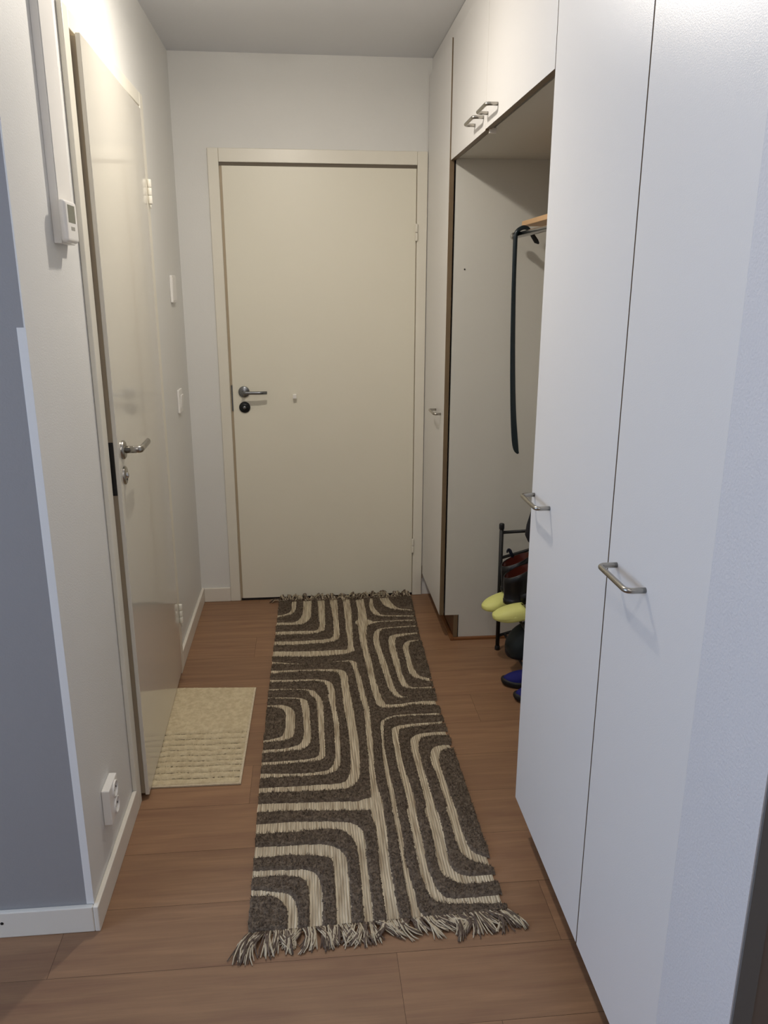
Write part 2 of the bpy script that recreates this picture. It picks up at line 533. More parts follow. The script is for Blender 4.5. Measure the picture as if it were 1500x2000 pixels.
FX0, FX1, FZ = 0.143, 1.103, 2.090
door1 = thing('entry_door', (0.62, 0, 0), 'flat cream entry door in the end wall behind the rug', 'door')
door1['kind'] = 'structure'
bm = bmesh.new()
fy = -0.012
box(bm, FX0, 0.190, fy, -0.0003, 0.0005, FZ, 0.0025)
box(bm, 1.057, FX1, fy, -0.0003, 0.0005, FZ, 0.0025)
box(bm, 0.1902, 1.0568, fy + 0.0006, -0.0003, 2.034, FZ, 0.0025)
part('door_frame', bm, 'frame_cream', door1)
bm = bmesh.new()   # shadow gap behind the leaf
box(bm, 0.1903, 1.0567, -0.0012, -0.0003, 0.0005, 2.0335)
part('rebate', bm, 'leaf_edge_shade', door1)
bm = bmesh.new()
box(bm, 0.2015, 1.0535, -0.0065, -0.0014, 0.012, 2.020, 0.0012)
leaf = part('door_leaf', bm, 'door_cream', door1)
bm = bmesh.new()
box(bm, 0.1905, 1.0565, -0.004, -0.0013, 2.0205, 2.0335)
part('top_gap', bm, 'rebate_shadow', door1)
bm = bmesh.new(); box(bm, 0.195, 1.055, -0.0055, -0.0013, 0.0006, 0.0115)
part('threshold', bm, 'gap_dark', door1)
lever_handle(leaf, (0.254, -0.0065, 1.044), (0, -1, 0), (1, 0, 0), 'dark_steel', 'keyhole_dark', curve=0.004, key_drop=0.072, length=0.108, thick=0.0075)
bm = bmesh.new(); box(bm, 0.1955, 0.2008, -0.0078, -0.0014, 0.955, 1.075, 0.0006)
part('lock_plate', bm, 'dark_steel', leaf)
for zc in (1.752, 0.267):
    bm = bmesh.new()
    for a, c in ((-0.036, -0.001), (0.001, 0.036)):
        lathe(bm, [(0, a), (0.006, a), (0.0065, a + 0.002), (0.0065, c - 0.002), (0.006, c), (0, c)], facing((0, 0, 1), (1.0555, -0.0165, zc)), 16)
    part('hinge', bm, 'frame_cream', leaf)
pk = bmesh.new()
box(pk, 0.480, 0.4965, -0.030, -0.0066, 1.012, 1.031, 0.0015)
pk2 = part('peg', pk, 'white_plastic', leaf, label='small white square stick-on hook')

# ------------------------------------------------------------------ side door, left wall, slightly ajar
door2 = thing('side_door', (0, -0.755, 0), 'narrow glossy cream door in the left wall, standing slightly ajar', 'door')
door2['kind'] = 'structure'
bm = bmesh.new()
ft = 0.0135
box(bm, 0.0003, ft, -1.656, -1.607, 0.0005, 2.140, 0.0025)
box(bm, 0.0003, ft, -0.775, -0.722, 0.0005, 2.140, 0.0025)
box(bm, 0.0003, ft - 0.0004, -1.6068, -0.7752, 2.096, 2.1396, 0.0025)
# jamb linings inside the opening
box(bm, -0.10, 0.0, -1.6148, -1.607, 0.0005, 2.10)
box(bm, -0.10, 0.0, -0.775, -0.7652, 0.0005, 2.10)
box(bm, -0.10, 0.0, -1.607, -0.775, 2.096, 2.1045)
part('door_frame', bm, 'frame_cream', door2)
# leaf: hinged at the far jamb
HX, HY = 0.013, -0.757
NX, NY = 0.0345, -1.597
ang = math.atan2(NX - HX, -(NY - HY))          # opening angle
LW = math.hypot(NX - HX, NY - HY)
def leafpt(u, d, z):   # u along leaf from hinge, d behind the face
    return Vector((HX + math.sin(ang) * u - math.cos(ang) * d, HY - math.cos(ang) * u - math.sin(ang) * d, z))
ML = Matrix.Translation((HX, HY, 0)) @ Matrix.Rotation(ang - PI / 2, 4, 'Z')
# in ML local space: +x along the leaf away from the hinge, +y out of the face
def lbox(bm, u0, u1, d0, d1, z0, z1, bev=0.0, mi=0):
    t = bmesh.new(); box(t, u0, u1, d0, d1, z0, z1, bev, mi)
    merge(bm, t, ML)
bm = bmesh.new()
lbox(bm, 0.012, LW, -0.012, 0.0, 0.014, 2.090, 0.002)        # overlapping lip
leaf2 = part('door_leaf', bm, 'gloss_door', door2)
bm = bmesh.new()
lbox(bm, 0.030, LW - 0.006, -0.040, -0.0122, 0.016, 2.084, 0.001)
part('leaf_core', bm, 'leaf_edge_shade', leaf2)
# black lock face on the closing edge
bm = bmesh.new(); lbox(bm, LW - 0.0058, LW - 0.0042, -0.034, -0.0124, 0.962, 1.110, 0.0005)
part('lock_plate', bm, 'strike_black', leaf2)
# rose, lever with an angled tip, key rose
def lever_side():
    O = Vector((math.cos(ang), math.sin(ang), 0)); A = -Vector((math.sin(ang), -math.cos(ang), 0))
    B = leafpt(LW - 0.056, 0, 1.080)
    bm = bmesh.new()
    lathe(bm, [(0, 0.009), (0.022, 0.009), (0.026, 0.006), (0.026, 0.0)], facing(O, B))
    rose = part('handle_rose', bm, 'steel', leaf2)
    bm = bmesh.new()
    N = B + O * 0.050
    pts = arc_path([B + O * 0.006, N, N + A * 0.120], 0.012, 6)
    tube(bm, pts, 0.0095, 16, flat=(0.8, 1.05))
    part('lever', bm, 'steel', rose)
    K = B - Vector((0, 0, 0.072))
    bm = bmesh.new()
    lathe(bm, [(0, 0.006), (0.023, 0.006), (0.026, 0.004), (0.026, 0.0)], facing(O, K))
    kr = part('key_rose', bm, 'steel', leaf2)
    bm = bmesh.new()
    lathe(bm, [(0, 0.012), (0.005, 0.012), (0.008, 0.010), (0.008, 0.004)], facing(O, K), 20)
    part('thumb_turn', bm, 'chrome', kr)
    bm = bmesh.new()
    C2 = K + O * 0.0062 - Vector((0, 0, 0.012))
    lathe(bm, [(0, 0.001), (0.003, 0.001), (0.003, -0.001)], facing(O, C2), 12)
    part('keyhole', bm, 'keyhole_dark', kr)
lever_side()
for zc in (1.832, 0.252):
    bm = bmesh.new()
    for a, c in ((-0.040, -0.0135), (-0.0125, 0.0125), (0.0135, 0.040)):
        lathe(bm, [(0, a), (0.006, a), (0.007, a + 0.002), (0.007, c - 0.002), (0.006, c), (0, c)], facing((0, 0, 1), (0.0205, -0.748, zc)), 16)
    tube(bm, [(0.0205, -0.748, zc - 0.04), (0.0205, -0.748, zc - 0.055)], 0.0022, 8)
    part('hinge', bm, 'hinge_white', leaf2)
bm = bmesh.new(); box(bm, -0.09, 0.0, -1.6065, -0.7755, 0.0003, 0.012)
part('threshold', bm, 'gap_dark', door2)

# ------------------------------------------------------------------ things on the left wall
tr = thing('cable_trunking', (0.0002, -1.803, 1.606), 'white rectangular cable duct running up to the ceiling beside the side door', 'cable duct')
bm = bmesh.new(); box(bm, 0.0002, 0.017, -1.856, -1.752, 1.6065, H - 0.0005, 0.001)
part('duct_body', bm, 'white_plastic', tr)
bm = bmesh.new(); box(bm, 0.0172, 0.0185, -1.854, -1.754, 1.6075, H - 0.0005, 0.0005)
part('duct_lid', bm, 'white_plastic', tr)

th = thing('thermostat', (0.019, -1.81, 1.608), 'small white wall thermostat with a grey display at the foot of the cable duct', 'thermostat')
bm = bmesh.new(); box(bm, 0.0188, 0.036, -1.872, -1.782, 1.608, 1.697, 0.008, seg=4)
body = part('housing', bm, 'white_plastic', th)
bm = bmesh.new(); box(bm, 0.0355, 0.0364, -1.857, -1.803, 1.650, 1.687, 0.0003)
part('display', bm, 'lcd', body)
bm = bmesh.new(); box(bm, 0.0355, 0.0362, -1.842, -1.812, 1.634, 1.642, 0.0003)
part('printed_mark', bm, 'grey_print', body)

def rocker(name, label, cat, y0, y1, z0, z1, t, extra):
    o = thing(name, (0.0002, (y0 + y1) / 2, z0), label, cat)
    bm = bmesh.new(); box(bm, 0.0002, t, y0, y1, z0, z1, min(0.003, t / 3))
    h = part('housing', bm, 'white_plastic', o)
    extra(h)
    return o
def chime_front(h):
    bm = bmesh.new(); box(bm, 0.0109, 0.0125, -0.328, -0.246, 1.460, 1.552, 0.001)
    part('cover', bm, 'white_plastic', h)
rocker('door_chime', 'plain white rectangular box on the left wall, above the light switch', 'door chime', -0.338, -0.236, 1.452, 1.560, 0.011, chime_front)
def switch_front(h):
    bm = bmesh.new()
    t = bmesh.new(); box(t, 0.0, 0.006, -0.027, 0.027, -0.027, 0.027, 0.0015)
    merge(bm, t, Matrix.Translation((0.0085, -0.30, 1.045)) @ Matrix.Rotation(0.09, 4, 'Y'))
    part('rocker', bm, 'white_plastic', h)
rocker('light_switch', 'white light switch with a rocker on the left wall, below the chime box', 'light switch', -0.345, -0.258, 0.997, 1.095, 0.0095, switch_front)

sk = thing('wall_socket', (0.0002, -1.915, 0.18), 'white surface-mounted double power socket low on the left wall above the baseboard', 'power socket')
bm = bmesh.new(); box(bm, 0.0002, 0.021, -1.958, -1.874, 0.180, 0.281, 0.003)
hs = part('housing', bm, 'white_plastic', sk)
for zc in (0.254, 0.206):
    bm = bmesh.new()
    M = facing((1, 0, 0), (0.021, -1.906, zc))
    lathe(bm, [(0.0225, -0.0002), (0.0225, 0.0035), (0.0205, 0.0042), (0.0185, 0.0035), (0.0175, 0.0006), (0, 0.0006)], M, 28)
    s = part('outlet', bm, 'white_plastic', hs)
    bm = bmesh.new()
    for dy in (-0.0095, 0.0095):
        lathe(bm, [(0, 0.0012), (0.0028, 0.0012), (0.0028, 0.0)], facing((1, 0, 0), (0.0212, -1.906 + dy, zc)), 10)
    part('pin_holes', bm, 'gap_dark', s)

# ------------------------------------------------------------------ wardrobes
DT = 0.019
def bow_handle(parent, y, z, mat_='steel', L=0.128, pr=0.034, r=0.0052):
    bm = bmesh.new()
    pts = arc_path([(XR, y - L / 2, z), (XR - pr, y - L / 2, z), (XR - pr, y + L / 2, z), (XR, y + L / 2, z)], 0.013, 8)
    tube(bm, pts, r, 16)
    return part('handle', bm, mat_, parent)

def brown_edges(bm):
    bm.normal_update()
    for f in bm.faces:
        c = f.calc_center_median()
        if abs(f.normal.x) < 0.85 and c.x > XR - 0.0042: f.material_index = 1

def hinged_door(parent, y0, y1, z0, z1, name='door', dx=0.0, label=None):
    """white laminate front whose far edge is bare wood-coloured banding"""
    g = 0.0022
    bm = bmesh.new()
    box(bm, XR + dx, XR + dx + DT, y0 + (0 if y0 == Y4 else g), y1 - g, z0, z1, 0.0008)
    brown_edges(bm)
    d = part(name, bm, ['laminate_white', 'edge_wood'], parent, label=label)
    return d

BX = 1.735
def carcass_bm(bm, y0, y1, z0, z1, notch=False, t=0.016):
    x0 = XR + DT + 0.002
    for ya, yb in ((y0, y0 + t), (y1 - t, y1)):
        if notch:
            prof = [(x0, z0), (x0 + 0.062, z0), (x0 + 0.062, 0.012), (BX, 0.012), (BX, z1), (x0, z1)]
            t_ = bmesh.new()
            lo = [t_.verts.new((x, ya, z)) for x, z in prof]; hi = [t_.verts.new((x, yb, z)) for x, z in prof]
            t_.faces.new(lo); t_.faces.new(hi[::-1])
            for k in range(6): t_.faces.new((lo[k], lo[(k + 1) % 6], hi[(k + 1) % 6], hi[k]))
            merge(bm, t_)
        else:
            box(bm, x0, BX, ya, yb, z0, z1)
    box(bm, x0, BX, y0 + t, y1 - t, z0, z0 + t)
    box(bm, x0, BX, y0 + t, y1 - t, z1 - t, z1)
    box(bm, BX - 0.004, BX, y0 + t, y1 - t, z0 + t, z1 - t)

def tall(name, y0, y1, label, hy, hz, e=0.0006, dx=0.0):
    o = thing(name, (XR + 0.3, (y0 + y1) / 2, 0), label, 'wardrobe', 'tall wardrobes of the hall wall')
    bm = bmesh.new(); carcass_bm(bm, y0 + e, y1 - e, ZB, ZT, True)
    part('body', bm, 'panel_white', o)
    d = hinged_door(o, y0, y1, ZB, ZT, dx=dx)
    bow_handle(d, hy, hz)
    bm = bmesh.new(); box(bm, XR + 0.062, XR + 0.078, y0 + e, y1 - e, 0.0125, ZB - 0.0005)
    part('plinth', bm, 'plinth_wood', o)
    return o, d
far, fd = tall('wardrobe', Y1, -0.0012, 'narrow white tall wardrobe at the far end, beside the entry door', -0.416, 1.002, dx=-0.004)
fd_label = None
bm = bmesh.new(); box(bm, XR + DT + 0.0001, XR + DT + 0.0045, Y1 + 0.001, Y1 + 0.0106, ZB, ZU)
part('door_gap', bm, 'gap_dark', far)
# grain-coloured end of the plinth and thin floor moulding round the far unit
bm = bmesh.new(); box(bm, XR + 0.060, XR + 0.0785, Y1 - 0.0012, Y1 + 0.0003, 0.0125, ZB - 0.001)
part('plinth_end', bm, 'edge_wood', far)
sm = bmesh.new()
box(sm, XR + 0.046, XR + 0.0615, Y1 - 0.013, -0.002, 0.0003, 0.0122, 0.002)
box(sm, XR + 0.062, BX, Y1 - 0.013, Y1 + 0.002, 0.0003, 0.0118, 0.002)
obj('trim_floor_moulding', sm, 'skirting_wood', kind='structure')

tall('wardrobe', Y3, Y2, 'white tall wardrobe with a bow handle, right beside the open coat niche', -1.942, 1.014)
tall('wardrobe', Y4, Y3, 'nearest white tall wardrobe, its bow handle overlapping the seam of the next door', -2.486, 1.021)

# overhead cabinet across the niche: two doors
oc = thing('overhead_cabinet', (XR + 0.3, (Y1 + Y2) / 2, ZU), 'white overhead cabinet with two doors above the coat niche', 'cabinet')
bm = bmesh.new()
e = 0.0008
x0 = XR + DT + 0.002
z0 = ZU + 0.012
box(bm, x0 + 0.010, BX, Y2 + e, Y1 - e, z0, z0 + 0.016)
box(bm, x0, BX, Y2 + e, Y2 + 0.017, z0 + 0.0165, ZT)
box(bm, x0, BX, Y1 - 0.017, Y1 - e, z0 + 0.0165, ZT)
box(bm, x0, BX, Y2 + 0.0175, Y1 - 0.0175, ZT - 0.016, ZT)
box(bm, BX - 0.004, BX, Y2 + 0.0175, Y1 - 0.0175, z0 + 0.0165, ZT - 0.0165)
part('body', bm, 'panel_white', oc)
bm = bmesh.new(); box(bm, x0 + 0.0095, BX, Y2 + e, Y1 - e, z0 - 0.004, z0 - 0.0003)
part('bottom_panel', bm, 'panel_white', oc)
YM = -1.150
for (a, c, hy, zz) in ((YM, Y1, -1.058, ZU), (Y2, YM, -1.245, ZU + 0.003)):
    ga = 0.0005 if a == YM else 0.0022; gc = 0.0005 if c == YM else 0.0022
    bm = bmesh.new(); box(bm, XR, XR + DT, a + ga, c - gc, zz, ZT, 0.0008)
    brown_edges(bm)
    d = part('door', bm, ['laminate_white', 'edge_wood'], oc)
    bow_handle(d, hy, 2.019)
bm = bmesh.new(); box(bm, XR + 0.012, XR + 0.034, YM - 0.004, YM + 0.004, z0 - 0.020, z0 - 0.0045, 0.001)
part('door_catch', bm, 'white_plastic', oc)

# screw hole in the niche side
bm = bmesh.new(); lathe(bm, [(0, 0.0008), (0.003, 0.0008), (0.003, 0)], facing((0, -1, 0), (1.174, Y1 - 0.0006, 1.583)), 12)
part('screw_hole', bm, 'gap_dark', far)
# hinge pin at the foot of the entry frame
bm = bmesh.new(); box(bm, 1.1035, 1.1065, -0.020, -0.013, 0.092, 0.160, 0.0008)
o = part('worn_seal', bm, 'edge_wood', door1)

# ------------------------------------------------------------------ coat rack in the niche
cr = thing('coat_rack', (1.55, -1.2, 1.70), 'wall-mounted coat rack in the niche with a pale wooden shelf and chrome rail', 'coat rack')
bm = bmesh.new(); box(bm, 1.372, 1.70, -1.80, -0.640, 1.738, 1.756, 0.002)
part('shelf_board', bm, 'board_wood', cr)
bm = bmesh.new()
tube(bm, [(1.347, -1.80, 1.703), (1.347, -0.640, 1.703)], 0.0105, 20)
rod = part('rail', bm, 'chrome', cr)
bm = bmesh.new()
lathe(bm, [(0, 0.014), (0.008, 0.013), (0.013, 0.009), (0.0145, 0.003), (0.0145, -0.004), (0.0105, -0.008)], facing((0, 1, 0), (1.347, -0.630, 1.703)), 24)
part('end_cap', bm, 'chrome', rod)
for y in (-0.90, -1.66):
    bm = bmesh.new()
    tube(bm, arc_path([(1.347, y, 1.703), (1.40, y, 1.712), (1.70, y, 1.730)], 0.02, 4), 0.007, 10)
    box(bm, 1.7005, 1.7395, y - 0.02, y + 0.02, 1.66, 1.76, 0.003)
    part('bracket', bm, 'chrome', cr)
def rail_hook(y):
    bm = bmesh.new()
    P = [(1.3605 + 0.0, y, 1.713), (1.372, y, 1.695), (1.386, y, 1.676), (1.396, y, 1.668)]
    tube(bm, P, [0.004, 0.008, 0.009, 0.003], 12)
    return part('hook', bm, 'black_plastic', cr)
rail_hook(-0.80)
rail_hook(-1.15)

# long shoehorn: looped handle over the rail, blade hanging straight down
bm = bmesh.new()
yh = -0.720
blade = [(1.3290, yh, 1.682), (1.330, yh, 1.573), (1.333, yh, 1.443), (1.340, yh, 1.252), (1.352, yh, 1.053), (1.367, yh, 0.912), (1.380, yh, 0.876)]
loop = [(1.388, yh, 1.700), (1.378, yh, 1.722), (1.362, yh, 1.7285), (1.346, yh, 1.7235), (1.334, yh, 1.7135), (1.3295, yh, 1.700)]
pts = loop + blade
n = len(pts)
wd = [0.004, 0.0065, 0.008, 0.008, 0.008, 0.008] + [0.0085, 0.0085, 0.0095, 0.0105, 0.0115, 0.012, 0.004]
fl = [(1, 0.9)] * 6 + [(0.9, 0.9), (0.9, 0.8), (1, 0.6), (1, 0.5), (1, 0.42), (1, 0.35), (1, 0.35)]
# smooth the path
def catmull(P, m=5):
    P = [np.array(p, float) for p in P]; out = []
    for i in range(len(P) - 1):
        p0 = P[max(i - 1, 0)]; p1 = P[i]; p2 = P[i + 1]; p3 = P[min(i + 2, len(P) - 1)]
        for k in range(m):
            t = k / m
            out.append(0.5 * ((2 * p1) + (-p0 + p2) * t + (2 * p0 - 5 * p1 + 4 * p2 - p3) * t * t + (-p0 + 3 * p1 - 3 * p2 + p3) * t ** 3))
    out.append(P[-1]); return out
full = catmull([tuple(p) + (r, a, c) for p, r, (a, c) in zip(pts, wd, fl)], 5)
# frame: 'side' axis of tube() starts along t x up; blade is flat towards the viewer
tube(bm, [q[:3] for q in full], [float(q[3]) for q in full], 14, flat=[(1.0, 1.0)] * len(full))
for v in bm.verts:   # flatten the blade in depth
    if v.co.z < 1.66:
        k = min(1, (1.66 - v.co.z) / 0.2)
        v.co.y = yh + (v.co.y - yh) * (1 - 0.72 * k) + 0.004 * k * math.cos((v.co.x - 1.36) * 60)
sh = obj('shoehorn', bm, 'horn_teal')
tag(sh, 'very long dark shoehorn hanging by its hooked handle from the chrome coat rail', 'shoehorn')

# ------------------------------------------------------------------ shoe rack and footwear in the niche
rk = thing('shoe_rack', (1.50, -1.0, 0), 'black metal shoe rack standing in the coat niche', 'shoe rack')
SL = 0.28      # slope of the shelves, rising to the back
PX, BXX = 1.343, 1.585
RY0, RY1 = -0.672, -1.40
for y in (RY0, RY1):
    for x in (PX, BXX):
        bm = bmesh.new()
        tube(bm, [(x, y, 0.016), (x - 0.004 if x == PX else x, y, 0.556)], 0.0088, 16)
        p = part('post', bm, 'black_metal', rk)
        bm = bmesh.new()
        xt = x - 0.004 if x == PX else x
        lathe(bm, [(0, 0.572), (0.009, 0.572), (0.011, 0.568), (0.011, 0.550), (0.0092, 0.546)], facing((0, 0, 1), (xt, y, 0)), 20)
        part('cap', bm, 'black_plastic', p)
        bm = bmesh.new()
        lathe(bm, [(0, 0.0005), (0.0115, 0.0005), (0.0115, 0.014), (0.009, 0.02)], facing((0, 0, 1), (x, y, 0)), 20)
        part('foot', bm, 'black_plastic', p)
    bm = bmesh.new()
    tube(bm, [(PX + 0.004, y, 0.533), (BXX - 0.006, y, 0.541)], 0.0068, 12)
    part('top_bar', bm, 'black_metal', rk)
for zf in (0.418, 0.222, 0.062):
    bm = bmesh.new()
    for y in (RY0, RY1):
        tube(bm, [(PX + 0.004, y, zf + 0.004), (BXX - 0.006, y, zf + (BXX - PX) * SL)], 0.0065, 12)
    for k in range(3):
        x = PX + 0.03 + k * 0.085 if zf < 0.4 else PX + 0.13 + k * 0.05
        z = zf + (x - PX) * SL
        tube(bm, [(x, RY0 - 0.004, z), (x, RY1 + 0.004, z)], 0.0055, 10)
    part('shelf', bm, 'black_metal', rk)

def sole_outline(L, W, n=40):
    """shoe-shaped outline: toe at x=0, heel at x=L, centred on y=0"""
    out = []
    for k in range(n):
        t = 2 * PI * k / n
        x = L / 2 - L / 2 * math.copysign(abs(math.cos(t)) ** 0.66, math.cos(t))
        u = x / L
        half = W / 2 * (0.80 + 0.20 * math.cos((u - 0.30) * 2 * PI * 0.85))
        s = math.sin(t)
        y = half * math.copysign(abs(s) ** 0.74, s)
        out.append((x, y))
    return out

def clog(name, loc, rz, pitch, L, W, Hh, mats, label, cat, group, open_at=0.45, sole_h=0.024, lip=0.004, inset=0.97):
    """closed-toe slip-on: sole, hollow upper, footbed"""
    root = thing(name, loc, label, cat, group)
    root.rotation_euler = (0, pitch, rz)
    def put(nm, bm, mt, **k):
        o = obj(nm, bm, mt, root, smooth=True)
        return o
    bm = bmesh.new()
    base = sole_outline(L, W)
    rings = []
    for s, z in ((0.93, 0.0), (0.985, 0.003), (1.0, 0.009), (0.995, sole_h * 0.75), (0.97, sole_h)):
        rings.append([bm.verts.new((L / 2 + (x - L / 2) * s, y * s, z + 0.010 * max(0, 1 - x / (0.25 * L)) ** 2)) for x, y in base])
    n = len(base)
    for a, c in zip(rings, rings[1:]):
        for k in range(n):
            bm.faces.new((a[k], a[(k + 1) % n], c[(k + 1) % n], c[k]))
    bm.faces.new(rings[0][::-1]); bm.faces.new(rings[-1])
    put('sole', bm, mats[1])
    # upper: arches from the toe to the opening, outer then inner skin
    def half_w(u):
        return W / 2 * (0.80 + 0.20 * math.cos((u - 0.30) * 2 * PI * 0.85)) * (1 - (1 - min(1, u / 0.20)) ** 2.2) ** 0.45
    bm = bmesh.new()
    nu, na = 16, 18
    def skin(off):
        R = []
        for i in range(nu + 1):
            u = 0.012 + (open_at - 0.012) * i / nu
            hw = max(half_w(u) * inset - off, 0.002)
            hh = max(Hh * (0.30 + 0.70 * (1 - (1 - min(1, u / 0.45)) ** 2.0) ** 0.8) - off, 0.001)
            ring = []
            for j in range(na + 1):
                a = PI * j / na
                uu = u + (1 - inset) * 0.12 + (0.05 * math.cos(a) ** 2 if i == nu else 0.0) + (0.04 * (i / nu) ** 3 * math.cos(a) ** 2)
                ring.append(bm.verts.new((uu * L, hw * math.cos(a), sole_h * 0.72 + hh * math.sin(a) ** 0.8)))
            R.append(ring)
        return R
    A, B_ = skin(0.0), skin(lip)
    for R, fl_ in ((A, 1), (B_, 0)):
        for a, c in zip(R, R[1:]):
            for j in range(na):
                bm.faces.new((a[j], a[j + 1], c[j + 1], c[j]))
    for j in range(na):
        bm.faces.new((A[-1][j], A[-1][j + 1], B_[-1][j + 1], B_[-1][j]))
    bm.faces.new(A[0])
    put('upper', bm, mats[0])
    bm = bmesh.new()
    t = [(L / 2 + (x - L / 2) * 0.90, y * 0.86) for x, y in base]
    plate(bm, t, sole_h * 0.8, sole_h + 0.002)
    put('footbed', bm, mats[2])
    return root

def at_shelf(x, zf):
    return zf + (x - PX) * SL + 0.006
p_ = -math.atan(SL) * 0.55
clog('clog', (1.243, -0.800, 0.232), math.radians(16), p_, 0.235, 0.094, 0.040, ('clog_yellow', 'clog_yellow', 'clog_inside'),
     'pale yellow slip-on clog on the shoe rack, the one farther back by the black post', 'clog', 'pair of pale yellow clogs', 0.50)
clog('clog', (1.260, -0.905, 0.238), math.radians(-3), p_, 0.235, 0.094, 0.040, ('clog_yellow', 'clog_yellow', 'clog_inside'),
     'pale yellow slip-on clog on the rack, the nearer one in front of the boots', 'clog', 'pair of pale yellow clogs', 0.50)
clog('slipper', (1.283, -0.985, 0.0006), math.radians(-2), 0, 0.265, 0.094, 0.045, ('blue_fabric', 'black_rubber', 'black_plastic'),
     'dark blue slipper with a black rim on the floor below the rack, farther one', 'slipper', 'pair of blue slippers', 0.55, 0.022, 0.004, 0.80)
clog('slipper', (1.300, -1.115, 0.0006), math.radians(6), 0, 0.265, 0.094, 0.045, ('blue_fabric', 'black_rubber', 'black_plastic'),
     'dark blue slipper nearer the camera, mostly hidden behind the tall wardrobe edge', 'slipper', 'pair of blue slippers', 0.55, 0.022, 0.004, 0.80)
clog('dark_shoe', (1.326, -0.895, 0.068), math.radians(8), p_ * 1.2, 0.255, 0.130, 0.115, ('teal_shoe', 'black_rubber', 'black_plastic'),
     'bulky blackish green shoe on the lowest shelf of the rack', 'shoe', None, 0.6, 0.028)

# short rubber boots with a glossy red-brown lining
def boot(loc, rz, label, tab=False, h=0.112):
    root = thing('ankle_boot', loc, label, 'boot', 'pair of black ankle boots', rz)
    bm = bmesh.new()
    n = 28
    # (z, x centre, half length, half width, slant)
    st = [(0.0, 0.055, 0.050, 0.030, 0), (0.004, 0.055, 0.055, 0.034, 0), (0.020, 0.055, 0.056, 0.035, 0), (0.0215, 0.055, 0.053, 0.032, 0),
          (0.030, 0.054, 0.0535, 0.033, 0), (0.032, 0.054, 0.052, 0.032, 0), (0.06, 0.056, 0.056, 0.036, 0.004), (0.09, 0.058, 0.060, 0.039, 0.014), (h, 0.060, 0.063, 0.042, 0.028)]
    def ring(z, xc, a, b, sl, off=0):
        return [bm.verts.new((xc + (a - off) * math.cos(2 * PI * k / n), (b - off) * math.sin(2 * PI * k / n), z + sl * (1 + math.cos(2 * PI * k / n)) * 0.9)) for k in range(n)]
    R = [ring(*s) for s in st]
    for a, c in zip(R, R[1:]):
        for k in range(n):
            bm.faces.new((a[k], a[(k + 1) % n], c[(k + 1) % n], c[k]))
    bm.faces.new(R[0][::-1])
    # foot going towards the back of the rack
    t = bmesh.new()
    tube(t, [(0.06, 0, 0.03), (0.11, 0, 0.034), (0.16, 0, 0.03), (0.195, 0, 0.024), (0.212, 0, 0.018)], [0.034, 0.034, 0.031, 0.024, 0.010], 20, flat=(1.15, 0.9))
    merge(bm, t)
    rim = ring(h + 0.0005, 0.060, 0.063, 0.042, 0.028, 0.004)
    for k in range(n):
        bm.faces.new((R[-1][k], R[-1][(k + 1) % n], rim[(k + 1) % n], rim[k]))
    obj('shaft', bm, 'boot_black', root, smooth=True)
    bm = bmesh.new()
    S = [ring(h - 0.0005, 0.060, 0.0625, 0.0415, 0.028, 0.0045), ring(h - 0.02, 0.060, 0.061, 0.040, 0.022, 0.006), ring(h - 0.045, 0.059, 0.055, 0.036, 0.012, 0.010)]
    for a, c in zip(S, S[1:]):
        for k in range(n):
            bm.faces.new((a[k], a[(k + 1) % n], c[(k + 1) % n], c[k]))
    bm.faces.new(S[-1])
    obj('lining', bm, 'boot_lining', root, smooth=True, )['label'] = 'glossy red-brown lining'
    if tab:
        bm = bmesh.new()
        P = arc_path([(0.062, 0.038, h + 0.012), (0.045, 0.040, h + 0.050), (0.032, 0.036, h + 0.062), (0.030, 0.030, h + 0.045)], 0.01, 4)
        tube(bm, P, 0.0045, 10, flat=(1.6, 0.5))
        obj('pull_tab', bm, 'boot_tab', root, smooth=True)
boot((1.312, -0.853, 0.290), math.radians(4), 'black ankle boot with red-brown lining, between the yellow clogs on the rack, nearer one')
boot((1.322, -0.768, 0.308), math.radians(4), 'black ankle boot with red-brown lining, directly behind its twin, with a dark pull tab', True)

# dark bag hanging over the top of the rack, mostly behind the wardrobe
bg_ = thing('shoulder_bag', (1.47, -0.90, 0.55), 'dark navy bag standing on top of the shoe rack, cut off by the wardrobe edge', 'bag')
bm = bmesh.new()
n = 28
prev = None
for z, x0_, x1_, hy in ((0.566, 1.392, 1.53, 0.045), (0.575, 1.378, 1.545, 0.058), (0.60, 1.366, 1.555, 0.064), (0.64, 1.370, 1.552, 0.060), (0.70, 1.386, 1.54, 0.050), (0.76, 1.402, 1.525, 0.036), (0.80, 1.418, 1.51, 0.022), (0.806, 1.425, 1.505, 0.012)):
    ring = [bm.verts.new(((x0_ + x1_) / 2 + (x1_ - x0_) / 2 * math.cos(2 * PI * k / n), -0.93 + hy * math.sin(2 * PI * k / n), z)) for k in range(n)]
    if prev:
        for k in range(n): bm.faces.new((prev[k], prev[(k + 1) % n], ring[(k + 1) % n], ring[k]))
    else: bm.faces.new(ring[::-1])
    prev = ring
bm.faces.new(prev)
part('bag_body', bm, 'bag_fabric', bg_, smooth=True)
bm = bmesh.new()
tube(bm, [tuple(q) for q in catmull([(1.43, -0.93, 0.80), (1.435, -0.93, 0.90), (1.47, -0.93, 0.955), (1.50, -0.93, 0.90), (1.505, -0.93, 0.80)], 6)], 0.006, 8, flat=(1.6, 0.5))
part('carry_strap', bm, 'bag_fabric', bg_)

